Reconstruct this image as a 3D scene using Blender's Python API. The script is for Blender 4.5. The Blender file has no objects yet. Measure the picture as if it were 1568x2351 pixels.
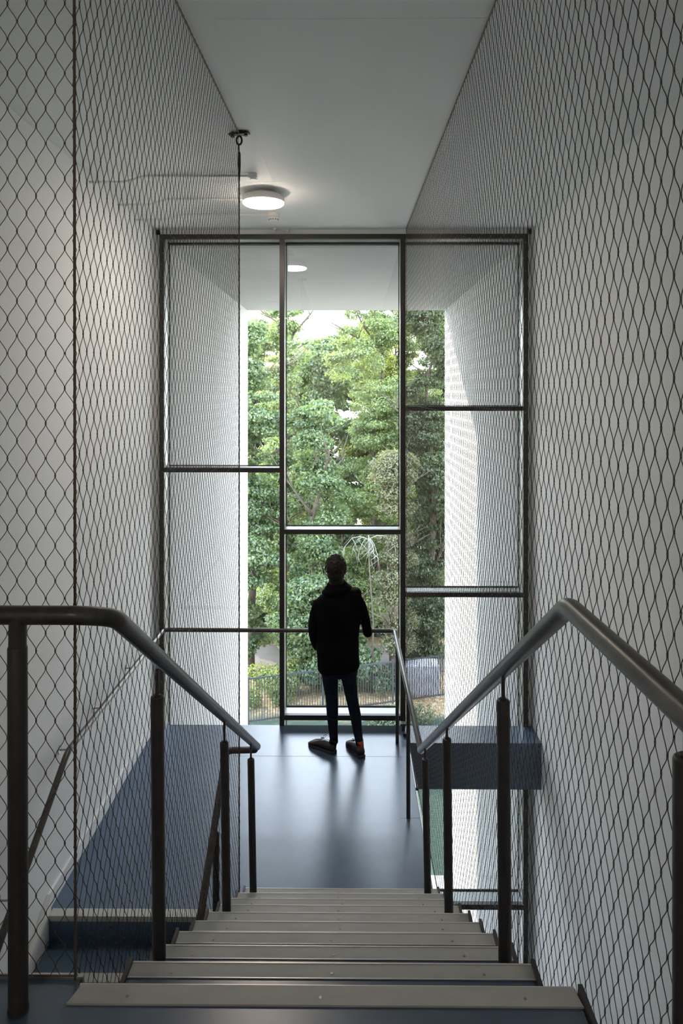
import bpy, math, random
import numpy as np
from mathutils import Vector, Matrix
random.seed(7)
rng = np.random.default_rng(7)
scene = bpy.context.scene
COL = scene.collection

# ------------------------------------------------------------------ camera, world, sun, exposure
F, CX, CY, PSI, ZC = 1616.0, 804.0, 900.0, 0.008, 3.225      # focal length and vanishing point in photo pixels
cam_d = bpy.data.cameras.new('camera')
cam = bpy.data.objects.new('camera', cam_d)
COL.objects.link(cam)
cam.location = (0, 0, ZC)
cam.rotation_euler = (math.pi / 2, 0, PSI)
cam_d.sensor_fit = 'VERTICAL'
cam_d.sensor_height = 36
cam_d.lens = 36 * F / 2351
PX = CX - F * math.tan(PSI)
cam_d.shift_x = (784 - PX) / 2351
cam_d.shift_y = -(1175.5 - CY) / 2351
cam_d.clip_end = 400
cam_d.clip_start = 0.05
scene.camera = cam

world = bpy.data.worlds.new('world')
scene.world = world
world.use_nodes = True
wn = world.node_tree
wn.nodes.clear()
wo = wn.nodes.new('ShaderNodeOutputWorld')
wb = wn.nodes.new('ShaderNodeBackground')
wt = wn.nodes.new('ShaderNodeTexCoord')
ws = wn.nodes.new('ShaderNodeSeparateXYZ')
wr = wn.nodes.new('ShaderNodeValToRGB')
wr.color_ramp.elements[0].position = 0.0
wr.color_ramp.elements[0].color = (0.93, 0.97, 1.0, 1)
wr.color_ramp.elements[1].position = 0.8
wr.color_ramp.elements[1].color = (0.62, 0.76, 1.0, 1)
wn.links.new(wt.outputs['Generated'], ws.inputs[0])
wn.links.new(ws.outputs['Z'], wr.inputs[0])
wn.links.new(wr.outputs[0], wb.inputs[0])
wb.inputs[1].default_value = 2.4
wn.links.new(wb.outputs[0], wo.inputs[0])

sun_d = bpy.data.lights.new('sun', 'SUN')
sun_d.energy = 1.9
sun_d.color = (1.0, 0.93, 0.80)
sun_d.angle = math.radians(0.6)
sun = bpy.data.objects.new('sun', sun_d)
COL.objects.link(sun)
sun.rotation_euler = Vector((3.52, -3.2, -2.08)).to_track_quat('-Z', 'Y').to_euler()
sun.location = (-12, 22, 12)

vs = scene.view_settings
scene.display_settings.display_device = 'sRGB'
vs.view_transform = 'Standard'
vs.look = 'None'
vs.gamma = 1.0
vs.use_curve_mapping = False
vs.exposure = 2.78
scene.cycles.max_bounces = 14
scene.cycles.diffuse_bounces = 8
scene.cycles.glossy_bounces = 5
scene.cycles.transmission_bounces = 4
scene.cycles.transparent_max_bounces = 16
scene.cycles.use_denoising = True
scene.cycles.sample_clamp_indirect = 8.0
scene.cycles.caustics_reflective = False
scene.cycles.caustics_refractive = False


# ------------------------------------------------------------------ placement helpers
def at(u, v, Y):
    """World point on the plane y=Y seen at photo pixel (u, v)."""
    dx, dy, dz = (u - PX) / F, 1.0, -(v - CY) / F
    c, s = math.cos(PSI), math.sin(PSI)
    wx, wy = dx * c - dy * s, dx * s + dy * c
    t = Y / wy
    return Vector((wx * t, Y, ZC + dz * t))


# ------------------------------------------------------------------ materials
def mat(name, color, rough=0.6, metal=0.0, spec=0.5, noise=None, bump=None, coat=0.0, stretch=(1, 1, 1)):
    m = bpy.data.materials.new(name)
    m.use_nodes = True
    nt = m.node_tree
    b = nt.nodes['Principled BSDF']
    b.inputs['Base Color'].default_value = (*color, 1)
    b.inputs['Roughness'].default_value = rough
    b.inputs['Metallic'].default_value = metal
    b.inputs['Specular IOR Level'].default_value = spec
    b.inputs['Coat Weight'].default_value = coat
    if noise or bump:
        tc = nt.nodes.new('ShaderNodeTexCoord')
        mp = nt.nodes.new('ShaderNodeMapping')
        mp.inputs['Scale'].default_value = stretch
        nt.links.new(tc.outputs['Object'], mp.inputs[0])
    if noise:
        col2, scale, lo, hi = noise
        n = nt.nodes.new('ShaderNodeTexNoise')
        n.inputs['Scale'].default_value = scale
        n.inputs['Detail'].default_value = 6
        n.inputs['Roughness'].default_value = 0.6
        nt.links.new(mp.outputs[0], n.inputs['Vector'])
        r = nt.nodes.new('ShaderNodeValToRGB')
        r.color_ramp.elements[0].position = lo
        r.color_ramp.elements[0].color = (*color, 1)
        r.color_ramp.elements[1].position = hi
        r.color_ramp.elements[1].color = (*col2, 1)
        nt.links.new(n.outputs['Fac'], r.inputs[0])
        nt.links.new(r.outputs[0], b.inputs['Base Color'])
    if bump:
        scale, strength, dist = bump
        n = nt.nodes.new('ShaderNodeTexNoise')
        n.inputs['Scale'].default_value = scale
        n.inputs['Detail'].default_value = 4
        nt.links.new(mp.outputs[0], n.inputs['Vector'])
        bp = nt.nodes.new('ShaderNodeBump')
        bp.inputs['Strength'].default_value = strength
        bp.inputs['Distance'].default_value = dist
        nt.links.new(n.outputs['Fac'], bp.inputs['Height'])
        nt.links.new(bp.outputs[0], b.inputs['Normal'])
    return m


M = {}
M['wall'] = mat('white_wall_paint', (0.84, 0.845, 0.835), 0.75, spec=0.3, noise=((0.82, 0.825, 0.815), 0.8, 0.35, 0.7), bump=(60, 0.12, 0.002))
M['ceiling'] = mat('ceiling_paint', (0.84, 0.85, 0.84), 0.6, spec=0.35, noise=((0.82, 0.83, 0.82), 1.2, 0.35, 0.7), bump=(14, 0.12, 0.004))
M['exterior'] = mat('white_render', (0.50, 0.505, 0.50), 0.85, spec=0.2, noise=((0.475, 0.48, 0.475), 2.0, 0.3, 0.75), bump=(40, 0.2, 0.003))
M['lino'] = mat('blue_linoleum', (0.062, 0.102, 0.168), 0.29, spec=0.8, noise=((0.078, 0.122, 0.192), 7.0, 0.35, 0.7), bump=(55, 0.10, 0.002))
M['slab_edge'] = mat('dark_blue_slab_edge', (0.115, 0.150, 0.210), 0.5, spec=0.5, noise=((0.13, 0.165, 0.225), 3.0, 0.3, 0.7))
M['nosing'] = mat('grey_beige_nosing', (0.52, 0.508, 0.485), 0.55, spec=0.4, noise=((0.45, 0.44, 0.42), 9.0, 0.35, 0.75), bump=(180, 0.08, 0.001), stretch=(1, 3, 1))
M['lip'] = mat('aluminium_nosing_lip', (0.72, 0.70, 0.67), 0.32, metal=0.25, spec=0.6)
M['screw'] = mat('nosing_screw', (0.30, 0.29, 0.27), 0.35, metal=0.7)
M['frame'] = mat('bronze_anodised_frame', (0.050, 0.046, 0.044), 0.42, metal=0.3, spec=0.5)
M['reveal'] = mat('grey_glazing_profile', (0.34, 0.36, 0.35), 0.38, metal=0.4)
M['gasket'] = mat('black_gasket', (0.01, 0.01, 0.01), 0.7)
M['post'] = mat('dark_brown_powder_coat', (0.034, 0.030, 0.028), 0.42, spec=0.5, noise=((0.045, 0.038, 0.034), 25, 0.4, 0.7))
M['rail'] = mat('worn_brown_steel_tube', (0.075, 0.066, 0.060), 0.34, metal=0.5, spec=0.55, noise=((0.15, 0.138, 0.128), 12, 0.5, 0.8), stretch=(1, 0.3, 1))
M['steel'] = mat('brushed_steel', (0.42, 0.42, 0.41), 0.32, metal=0.9)
M['wire'] = mat('steel_wire', (0.085, 0.070, 0.060), 0.42, metal=0.6)
M['rope'] = mat('twisted_steel_rope', (0.16, 0.115, 0.09), 0.45, metal=0.6)
M['ferrule'] = mat('steel_ferrule', (0.19, 0.155, 0.13), 0.32, metal=0.85)
M['conduit'] = mat('grey_white_conduit', (0.80, 0.80, 0.78), 0.5)
M['lamp_body'] = mat('white_lamp_housing', (0.75, 0.72, 0.68), 0.45)
M['hinge'] = mat('dark_hardware', (0.05, 0.045, 0.04), 0.4, metal=0.6)
M['concrete'] = mat('grey_concrete', (0.30, 0.30, 0.33), 0.9, noise=((0.36, 0.36, 0.39), 5, 0.3, 0.7))
M['paving'] = mat('light_paving', (0.42, 0.41, 0.40), 0.85, noise=((0.34, 0.33, 0.32), 4, 0.3, 0.7))
M['path'] = mat('sandy_path', (0.15, 0.125, 0.10), 0.95, noise=((0.11, 0.09, 0.07), 3, 0.3, 0.7))
M['fence'] = mat('grey_green_fence_paint', (0.035, 0.042, 0.046), 0.5, metal=0.2)
M['bark'] = mat('brown_bark', (0.10, 0.078, 0.058), 0.9, noise=((0.05, 0.04, 0.03), 10, 0.3, 0.7), bump=(20, 0.6, 0.02))
M['pale_bark'] = mat('pale_grey_bark', (0.27, 0.26, 0.25), 0.85, noise=((0.18, 0.17, 0.16), 18, 0.4, 0.7))
M['skin'] = mat('skin', (0.42, 0.25, 0.18), 0.5, noise=((0.38, 0.21, 0.15), 12, 0.3, 0.7))
M['hair'] = mat('dark_brown_hair', (0.010, 0.0065, 0.005), 0.5, spec=0.3, noise=((0.022, 0.014, 0.010), 60, 0.4, 0.6))
M['jacket'] = mat('black_wool_jacket', (0.0028, 0.0028, 0.0033), 0.9, spec=0.12, bump=(300, 0.3, 0.002))
M['jeans'] = mat('dark_indigo_denim', (0.007, 0.011, 0.020), 0.85, spec=0.15, noise=((0.012, 0.019, 0.032), 14, 0.4, 0.7), bump=(260, 0.3, 0.001))
M['shoe'] = mat('dark_leather', (0.022, 0.018, 0.017), 0.30, spec=0.6)
M['sole'] = mat('dark_rubber_sole', (0.045, 0.030, 0.028), 0.6)
M['sock'] = mat('rust_orange_sock', (0.38, 0.075, 0.035), 0.9, bump=(300, 0.4, 0.001))
M['lace'] = mat('black_lace', (0.015, 0.015, 0.015), 0.7)
M['white_eye'] = mat('eye_white', (0.7, 0.68, 0.65), 0.3)

# ground: grass with leaf litter and a pale path by position
def ground_mat():
    m = bpy.data.materials.new('grass_and_fallen_leaves')
    m.use_nodes = True
    nt = m.node_tree
    b = nt.nodes['Principled BSDF']
    b.inputs['Roughness'].default_value = 0.95
    tc = nt.nodes.new('ShaderNodeTexCoord')
    n1 = nt.nodes.new('ShaderNodeTexNoise'); n1.inputs['Scale'].default_value = 14; n1.inputs['Detail'].default_value = 8
    nt.links.new(tc.outputs['Object'], n1.inputs['Vector'])
    gr = nt.nodes.new('ShaderNodeValToRGB')
    gr.color_ramp.elements[0].color = (0.010, 0.024, 0.014, 1); gr.color_ramp.elements[0].position = 0.35
    gr.color_ramp.elements[1].color = (0.022, 0.044, 0.022, 1); gr.color_ramp.elements[1].position = 0.7
    nt.links.new(n1.outputs['Fac'], gr.inputs[0])
    v = nt.nodes.new('ShaderNodeTexVoronoi'); v.inputs['Scale'].default_value = 16
    nt.links.new(tc.outputs['Object'], v.inputs['Vector'])
    lr = nt.nodes.new('ShaderNodeValToRGB')
    lr.color_ramp.elements[0].color = (0.30, 0.17, 0.08, 1)
    lr.color_ramp.elements[1].color = (0.50, 0.36, 0.20, 1)
    e = lr.color_ramp.elements.new(0.5); e.color = (0.13, 0.10, 0.05, 1)
    nt.links.new(v.outputs['Color'], lr.inputs[0])
    sx = nt.nodes.new('ShaderNodeSeparateXYZ')
    nt.links.new(tc.outputs['Object'], sx.inputs[0])
    n2 = nt.nodes.new('ShaderNodeTexNoise'); n2.inputs['Scale'].default_value = 1.2
    nt.links.new(tc.outputs['Object'], n2.inputs['Vector'])
    ad = nt.nodes.new('ShaderNodeMath'); ad.operation = 'ADD'
    nt.links.new(sx.outputs['Y'], ad.inputs[0]); nt.links.new(n2.outputs['Fac'], ad.inputs[1])
    mr = nt.nodes.new('ShaderNodeMapRange')
    mr.inputs['From Min'].default_value = 19.0; mr.inputs['From Max'].default_value = 19.6
    nt.links.new(ad.outputs[0], mr.inputs['Value'])
    mx = nt.nodes.new('ShaderNodeMix'); mx.data_type = 'RGBA'
    nt.links.new(mr.outputs[0], mx.inputs['Factor'])
    nt.links.new(gr.outputs[0], mx.inputs['A']); nt.links.new(lr.outputs[0], mx.inputs['B'])
    nt.links.new(mx.outputs['Result'], b.inputs['Base Color'])
    return m
M['ground'] = ground_mat()


def glass_mat():
    m = bpy.data.materials.new('clear_green_tinted_glass')
    m.use_nodes = True
    nt = m.node_tree
    nt.nodes.clear()
    out = nt.nodes.new('ShaderNodeOutputMaterial')
    lw = nt.nodes.new('ShaderNodeLayerWeight'); lw.inputs['Blend'].default_value = 0.5
    pw = nt.nodes.new('ShaderNodeMath'); pw.operation = 'POWER'; pw.inputs[1].default_value = 5
    ma = nt.nodes.new('ShaderNodeMath'); ma.operation = 'MULTIPLY_ADD'; ma.inputs[1].default_value = 0.85; ma.inputs[2].default_value = 0.10
    tr = nt.nodes.new('ShaderNodeBsdfTransparent'); tr.inputs[0].default_value = (0.98, 0.985, 0.98, 1)
    gl = nt.nodes.new('ShaderNodeBsdfGlossy'); gl.inputs['Roughness'].default_value = 0.0
    mx = nt.nodes.new('ShaderNodeMixShader')
    nt.links.new(lw.outputs['Facing'], pw.inputs[0]); nt.links.new(pw.outputs[0], ma.inputs[0])
    nt.links.new(ma.outputs[0], mx.inputs[0]); nt.links.new(tr.outputs[0], mx.inputs[1]); nt.links.new(gl.outputs[0], mx.inputs[2])
    nt.links.new(mx.outputs[0], out.inputs[0])
    return m
M['glass'] = glass_mat()


def emit_mat(name, col, strength):
    m = bpy.data.materials.new(name)
    m.use_nodes = True
    b = m.node_tree.nodes['Principled BSDF']
    b.inputs['Base Color'].default_value = (0.9, 0.88, 0.85, 1)
    b.inputs['Emission Color'].default_value = (*col, 1)
    b.inputs['Emission Strength'].default_value = strength
    return m
M['diffuser'] = emit_mat('glowing_diffuser', (1.0, 0.86, 0.74), 13.0)


def leaf_mat(name, c1, c2, c3):
    m = bpy.data.materials.new(name)
    m.use_nodes = True
    nt = m.node_tree
    nt.nodes.clear()
    out = nt.nodes.new('ShaderNodeOutputMaterial')
    ge = nt.nodes.new('ShaderNodeNewGeometry')
    r = nt.nodes.new('ShaderNodeValToRGB')
    r.color_ramp.elements[0].color = (*c1, 1)
    r.color_ramp.elements[1].color = (*c3, 1)
    e = r.color_ramp.elements.new(0.6); e.color = (*c2, 1)
    nt.links.new(ge.outputs['Random Per Island'], r.inputs[0])
    d = nt.nodes.new('ShaderNodeBsdfDiffuse')
    t = nt.nodes.new('ShaderNodeBsdfTranslucent')
    g = nt.nodes.new('ShaderNodeBsdfGlossy'); g.inputs['Roughness'].default_value = 0.5
    nt.links.new(r.outputs[0], d.inputs[0])
    br = nt.nodes.new('ShaderNodeMix'); br.data_type = 'RGBA'; br.blend_type = 'MULTIPLY'; br.inputs['Factor'].default_value = 1
    br.inputs['B'].default_value = (1.9, 1.75, 0.75, 1)
    nt.links.new(r.outputs[0], br.inputs['A']); nt.links.new(br.outputs['Result'], t.inputs[0])
    mx = nt.nodes.new('ShaderNodeMixShader'); mx.inputs[0].default_value = 0.5
    nt.links.new(d.outputs[0], mx.inputs[1]); nt.links.new(t.outputs[0], mx.inputs[2])
    m2 = nt.nodes.new('ShaderNodeMixShader'); m2.inputs[0].default_value = 0.06
    nt.links.new(mx.outputs[0], m2.inputs[1]); nt.links.new(g.outputs[0], m2.inputs[2])
    nt.links.new(m2.outputs[0], out.inputs[0])
    return m
M['leaf_maple'] = leaf_mat('maple_leaves', (0.062, 0.107, 0.051), (0.096, 0.159, 0.070), (0.175, 0.231, 0.085))
M['leaf_light'] = leaf_mat('light_green_leaves', (0.105, 0.165, 0.075), (0.16, 0.225, 0.10), (0.25, 0.295, 0.13))
M['leaf_dark'] = leaf_mat('dark_green_leaves', (0.044, 0.075, 0.037), (0.069, 0.107, 0.048), (0.113, 0.151, 0.058))
M['leaf_olive'] = leaf_mat('olive_brown_leaves', (0.085, 0.10, 0.055), (0.125, 0.14, 0.075), (0.19, 0.18, 0.10))
M['leaf_yellow'] = leaf_mat('yellow_green_leaves', (0.074, 0.119, 0.024), (0.131, 0.180, 0.037), (0.227, 0.247, 0.055))


# ------------------------------------------------------------------ mesh building
class MB:
    def __init__(self):
        self.v = []; self.f = []; self.m = []

    def box(self, x0, x1, y0, y1, z0, z1, mi=0):
        b = len(self.v)
        self.v += [(x, y, z) for z in (z0, z1) for y in (y0, y1) for x in (x0, x1)]
        for q in ((0, 2, 3, 1), (4, 5, 7, 6), (0, 1, 5, 4), (2, 6, 7, 3), (0, 4, 6, 2), (1, 3, 7, 5)):
            self.f.append([b + i for i in q]); self.m.append(mi)
        return self

    def obox(self, c, ax, ay, az, hx, hy, hz, mi=0):
        b = len(self.v)
        c = Vector(c); ax = Vector(ax).normalized(); ay = Vector(ay).normalized(); az = Vector(az).normalized()
        for z in (-1, 1):
            for y in (-1, 1):
                for x in (-1, 1):
                    self.v.append(tuple(c + ax * hx * x + ay * hy * y + az * hz * z))
        for q in ((0, 2, 3, 1), (4, 5, 7, 6), (0, 1, 5, 4), (2, 6, 7, 3), (0, 4, 6, 2), (1, 3, 7, 5)):
            self.f.append([b + i for i in q]); self.m.append(mi)
        return self

    def prism_x(self, poly, x0, x1, mi=0):
        """poly = [(y, z)...] extruded along X."""
        b = len(self.v); n = len(poly)
        for x in (x0, x1):
            self.v += [(x, y, z) for y, z in poly]
        self.f.append([b + i for i in range(n)]); self.m.append(mi)
        self.f.append([b + n + i for i in reversed(range(n))]); self.m.append(mi)
        for i in range(n):
            j = (i + 1) % n
            self.f.append([b + i, b + n + i, b + n + j, b + j]); self.m.append(mi)
        return self

    def prism_z(self, poly, z0, z1, mi=0):
        b = len(self.v); n = len(poly)
        for z in (z0, z1):
            self.v += [(x, y, z) for x, y in poly]
        self.f.append([b + i for i in reversed(range(n))]); self.m.append(mi)
        self.f.append([b + n + i for i in range(n)]); self.m.append(mi)
        for i in range(n):
            j = (i + 1) % n
            self.f.append([b + i, b + j, b + n + j, b + n + i]); self.m.append(mi)
        return self

    def rings(self, rings, cap=True, mi=0):
        n = len(rings[0]); b = len(self.v)
        for r in rings:
            self.v += [tuple(p) for p in r]
        for k in range(len(rings) - 1):
            for i in range(n):
                j = (i + 1) % n
                self.f.append([b + k * n + i, b + k * n + j, b + (k + 1) * n + j, b + (k + 1) * n + i]); self.m.append(mi)
        if cap:
            self.f.append([b + i for i in reversed(range(n))]); self.m.append(mi)
            e = b + (len(rings) - 1) * n
            self.f.append([e + i for i in range(n)]); self.m.append(mi)
        return self

    def tube(self, pts, r, n=12, mi=0, round_ends=False, flat=1.0):
        pts = [Vector(p) for p in pts]
        rs = list(r) if hasattr(r, '__len__') else [r] * len(pts)
        if round_ends:
            d0 = (pts[0] - pts[1]).normalized(); d1 = (pts[-1] - pts[-2]).normalized()
            a = [(pts[0] + d0 * rs[0] * math.sin(t), rs[0] * math.cos(t)) for t in (1.45, 1.1, 0.75, 0.4)]
            z = [(pts[-1] + d1 * rs[-1] * math.sin(t), rs[-1] * math.cos(t)) for t in (0.4, 0.75, 1.1, 1.45)]
            pts = [p for p, _ in a] + pts + [p for p, _ in z]
            rs = [q for _, q in a] + rs + [q for _, q in z]
        rings = []
        t = (pts[1] - pts[0]).normalized()
        up = Vector((0, 0, 1)) if abs(t.z) < 0.9 else Vector((1, 0, 0))
        s = t.cross(up).normalized()
        for i, p in enumerate(pts):
            if i == 0: t = (pts[1] - pts[0])
            elif i == len(pts) - 1: t = (pts[-1] - pts[-2])
            else: t = (pts[i + 1] - pts[i]).normalized() + (pts[i] - pts[i - 1]).normalized()
            if t.length < 1e-9: t = Vector((0, 0, 1))
            t.normalize()
            s = (s - t * s.dot(t))
            s.normalize()
            w = t.cross(s)
            rings.append([p + s * rs[i] * math.cos(2 * math.pi * k / n) + w * rs[i] * flat * math.sin(2 * math.pi * k / n) for k in range(n)])
        return self.rings(rings, True, mi)

    def ball(self, c, r, mi=0, n=16, m=10, rot=None):
        c = Vector(c)
        rr = r if hasattr(r, '__len__') else (r, r, r)
        rings = []
        for k in range(m + 1):
            a = -math.pi / 2 + math.pi * (k + 0.02) / (m + 0.04)
            ring = []
            for i in range(n):
                b = 2 * math.pi * i / n
                q = Vector((rr[0] * math.cos(a) * math.cos(b), rr[1] * math.cos(a) * math.sin(b), rr[2] * math.sin(a)))
                if rot is not None: q = rot @ q
                ring.append(c + q)
            rings.append(ring)
        return self.rings(rings, True, mi)

    def build(self, name, mats, parent=None, smooth=False, bevel=0, remesh=0, auto=None, sm_iter=0):
        me = bpy.data.meshes.new(name)
        me.from_pydata([tuple(p) for p in self.v], [], self.f)
        mats = mats if isinstance(mats, (list, tuple)) else [mats]
        for q in mats: me.materials.append(q)
        me.polygons.foreach_set('material_index', self.m)
        if smooth: me.polygons.foreach_set('use_smooth', [True] * len(me.polygons))
        me.update()
        o = bpy.data.objects.new(name, me)
        COL.objects.link(o)
        if parent is not None: o.parent = parent
        if smooth and auto is not None:
            me.set_sharp_from_angle(angle=math.radians(auto))
        if bevel:
            bm = o.modifiers.new('bevel', 'BEVEL'); bm.width = bevel; bm.segments = 2; bm.limit_method = 'ANGLE'
        if remesh:
            rm = o.modifiers.new('remesh', 'REMESH'); rm.mode = 'VOXEL'; rm.voxel_size = remesh; rm.use_smooth_shade = True
            if sm_iter:
                s = o.modifiers.new('smooth', 'SMOOTH'); s.iterations = sm_iter; s.factor = 0.5
        return o


def fast_mesh(name, V, Q, mats, parent=None, smooth=True, mi=None):
    V = np.asarray(V, dtype=np.float32); Q = np.asarray(Q, dtype=np.int32)
    me = bpy.data.meshes.new(name)
    me.vertices.add(len(V)); me.vertices.foreach_set('co', V.ravel())
    k = Q.shape[1]
    me.loops.add(Q.size); me.loops.foreach_set('vertex_index', Q.ravel())
    me.polygons.add(len(Q))
    me.polygons.foreach_set('loop_start', np.arange(len(Q), dtype=np.int32) * k)
    me.polygons.foreach_set('loop_total', np.full(len(Q), k, dtype=np.int32))
    for q in mats: me.materials.append(q)
    if mi is not None: me.polygons.foreach_set('material_index', np.asarray(mi, dtype=np.int32))
    me.polygons.foreach_set('use_smooth', np.full(len(Q), smooth))
    me.update(calc_edges=True)
    me.validate()
    o = bpy.data.objects.new(name, me)
    COL.objects.link(o)
    if parent is not None: o.parent = parent
    return o


def empty(name, loc=(0, 0, 0)):
    o = bpy.data.objects.new(name, None)
    o.location = loc; o.empty_display_size = 0.1
    COL.objects.link(o)
    return o


def rebase(root):
    """Move an Empty's built-in-world-space children so the Empty can sit at the thing's base."""
    off = Matrix.Translation(-Vector(root.location))
    for ch in list(root.children):
        ch.matrix_parent_inverse = off


def tag(o, label=None, cat=None, group=None, kind=None):
    if label: o['label'] = label
    if cat: o['category'] = cat
    if group: o['group'] = group
    if kind: o['kind'] = kind
    return o


def struct(o, label=None):
    o['kind'] = 'structure'
    if label: o['label'] = label
    return o


def fillet(pts, rad, n=8):
    """Round the corners of a polyline; rad = one radius or one per inner corner."""
    pts = [Vector(p) for p in pts]
    rr = rad if hasattr(rad, '__len__') else [rad] * (len(pts) - 2)
    out = [pts[0]]
    for i in range(1, len(pts) - 1):
        a, b, c = pts[i - 1], pts[i], pts[i + 1]
        d = min(rr[i - 1], (a - b).length * 0.45, (c - b).length * 0.45)
        p0 = b + (a - b).normalized() * d; p1 = b + (c - b).normalized() * d
        for k in range(n + 1):
            t = k / n
            out.append(p0 * (1 - t) ** 2 + b * 2 * t * (1 - t) + p1 * t ** 2)
    out.append(pts[-1])
    return out


# ------------------------------------------------------------------ key dimensions
XL, XR = -1.887, 1.756          # inside faces of the side walls
ZCE = 4.80                      # ceiling
YG = 6.79                       # inner face of the window frames
Y0, GO, RI = 1.806, 0.28, 0.17  # top nosing edge, going, rise of the central flight
ZU = 1.70                       # upper floor; landing is z = 0
ZB = -5.42                      # ground floor
BACK = -3.6
SL, SR = -0.655, 0.545          # sides of the central flight
XE = 0.53                       # right edge of landing

# ------------------------------------------------------------------ room shell
struct(MB().box(XL - 0.3, XL, BACK, 7.0, ZB, ZCE + 0.3).build('wall_left', M['wall']), 'white painted wall on the left')
struct(MB().box(XR, XR + 0.3, BACK, 7.0, ZB, ZCE + 0.3).build('wall_right', M['wall']), 'white painted wall on the right')
struct(MB().box(XL - 0.3, XR + 0.3, BACK - 0.3, BACK, ZB, ZCE + 0.3).build('wall_back', M['wall']))
struct(MB().box(XL, XR, BACK, 7.0, ZCE, ZCE + 0.3).build('ceiling', M['ceiling']), 'pale grey painted ceiling')
struct(MB().box(XL - 0.3, XR + 0.3, BACK, 7.0, ZB - 0.3, ZB).build('floor_lower', M['lino']))
wf = MB()
wf.box(XL, XR, YG + 0.035, 7.0, 4.752, ZCE)
wf.box(XL, -1.848, YG + 0.035, 7.0, ZB, ZCE)
wf.box(1.716, XR, YG + 0.035, 7.0, ZB, ZCE)
struct(wf.build('wall_front', M['wall']), 'narrow white reveal around the tall window')

# landing, strip along the window and upper floor
ld = MB()
ld.prism_z([(XL, 4.326), (XE, 4.326), (XE, 6.474), (XR, 6.474), (XR, YG + 0.02), (XL, YG + 0.02)], -0.425, 0.0)
lo = ld.build('floor_landing', [M['lino'], M['slab_edge']])
for p in lo.data.polygons:
    if abs(p.normal.z) < 0.5: p.material_index = 1
struct(lo, 'blue linoleum landing in front of the window')
sm = MB().box(XL + 0.015, XE, 6.228, 6.231, 0.0, 0.0006).box(0.38, XE, 5.33, 5.333, 0.0, 0.0006)
struct(sm.build('trim_1', M['slab_edge']), 'thin joint across the blue landing floor')
ed = MB().box(XE, XE + 0.006, 4.42, 6.47, -0.42, 0.012)
struct(ed.build('trim_2', M['steel']), 'thin steel edge strip along the open side of the landing')
uf = MB()
uf.prism_z([(XL, BACK), (0.588, BACK), (0.575, 1.806), (-0.700, 1.806), (-0.700, 1.83), (XL, 1.83)], ZU - 0.38, ZU - 0.002)
uo = uf.build('floor_upper', [M['lino'], M['slab_edge']])
struct(uo, 'dark blue linoleum of the upper floor at the stair head')
cb = MB().box(XL, -0.694, 1.822, 1.834, ZU - 0.06, ZU + 0.006)
struct(cb.build('trim_3', M['steel'], bevel=0.001), 'dark metal edge angle along the upper floor at left')
re_ = MB().box(0.580, 0.592, -1.0, 1.80, ZU - 0.39, ZU + 0.015)
struct(re_.build('trim_4', M['post']), 'dark metal edge of the upper floor at right')
# left skirting along landing and its fall with the lower flight
sk = MB()
sk.box(XL, XL + 0.018, 4.36, YG, 0.0, 0.10)
j = [(4.36, 0.10), (4.36, -0.3)]
poly = [(4.36, 0.10), (4.36, -0.45), (1.6, -0.45 - 2.76 * 0.607), (1.6, 0.10 - 2.76 * 0.607)]
sk.prism_x([(y, z) for y, z in poly], XL, XL + 0.03)
struct(sk.build('baseboard_left', M['wall'], bevel=0.003), 'white skirting along the left wall falling with the lower flight')
# faint joints on the ceiling
cj = MB()
cj.box(-0.582, -0.579, 2.97, 5.4, ZCE - 0.0012, ZCE)
cj.box(-0.567, 0.58, 2.968, 2.971, ZCE - 0.0012, ZCE)
cj.box(-1.6, -0.5, 5.27, 5.273, ZCE - 0.0012, ZCE)
struct(cj.build('trim_5', M['conduit']), 'hairline joints in the ceiling')

# ------------------------------------------------------------------ window wall
win = empty('window_1', (0, YG, 0))
struct(win, 'tall dark framed window wall with clear panes')
YD = 7.0                       # glass line
def X_(u): return (u - 804) * YG / F
def Z_(v): return ZC - (v - 900) * YG / F
ZT = 4.750
ff = MB()
FX0, FX1 = -1.846, 1.714
ff.box(FX0, FX0 + 0.046, YG, YG + 0.05, ZB, ZT)
ff.box(FX1 - 0.046, FX1, YG, YG + 0.05, ZB, ZT)
ff.box(FX0 + 0.046, FX1 - 0.046, YG, YG + 0.05, ZT - 0.047, ZT)
ff.build('frame', M['frame'], win, bevel=0.002)
rv = MB()
rv.box(FX0, FX0 + 0.040, YG + 0.05, YD - 0.01, ZB, ZT)
rv.box(FX1 - 0.040, FX1, YG + 0.05, YD - 0.01, ZB, ZT)
rv.box(FX0 + 0.04, FX1 - 0.04, YG + 0.05, YD - 0.01, ZT - 0.042, ZT)
rv.build('glazing_channel', M['reveal'], win)
MUL = [(X_(641.5), X_(652.5)), (X_(919.5), X_(931.5))]
for a, b in MUL:
    o = MB().box(a, b, YG, YG + 0.05, ZB, ZT - 0.047).build('mullion', M['frame'], win, bevel=0.002)
    MB().box(a + 0.004, b - 0.004, YG + 0.05, YD - 0.01, ZB, ZT - 0.042).build('mullion_fin', M['reveal'], o)
cols = [(FX0 + 0.046, MUL[0][0]), (MUL[0][1], MUL[1][0]), (MUL[1][1], FX1 - 0.046)]
trans = {0: [(Z_(1085), Z_(1074.5))],
         1: [(Z_(1227), Z_(1216)), (Z_(1654.5), Z_(1643))],
         2: [(Z_(943), Z_(933)), (Z_(1371), Z_(1360)), (-1.765, -1.715)]}
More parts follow.
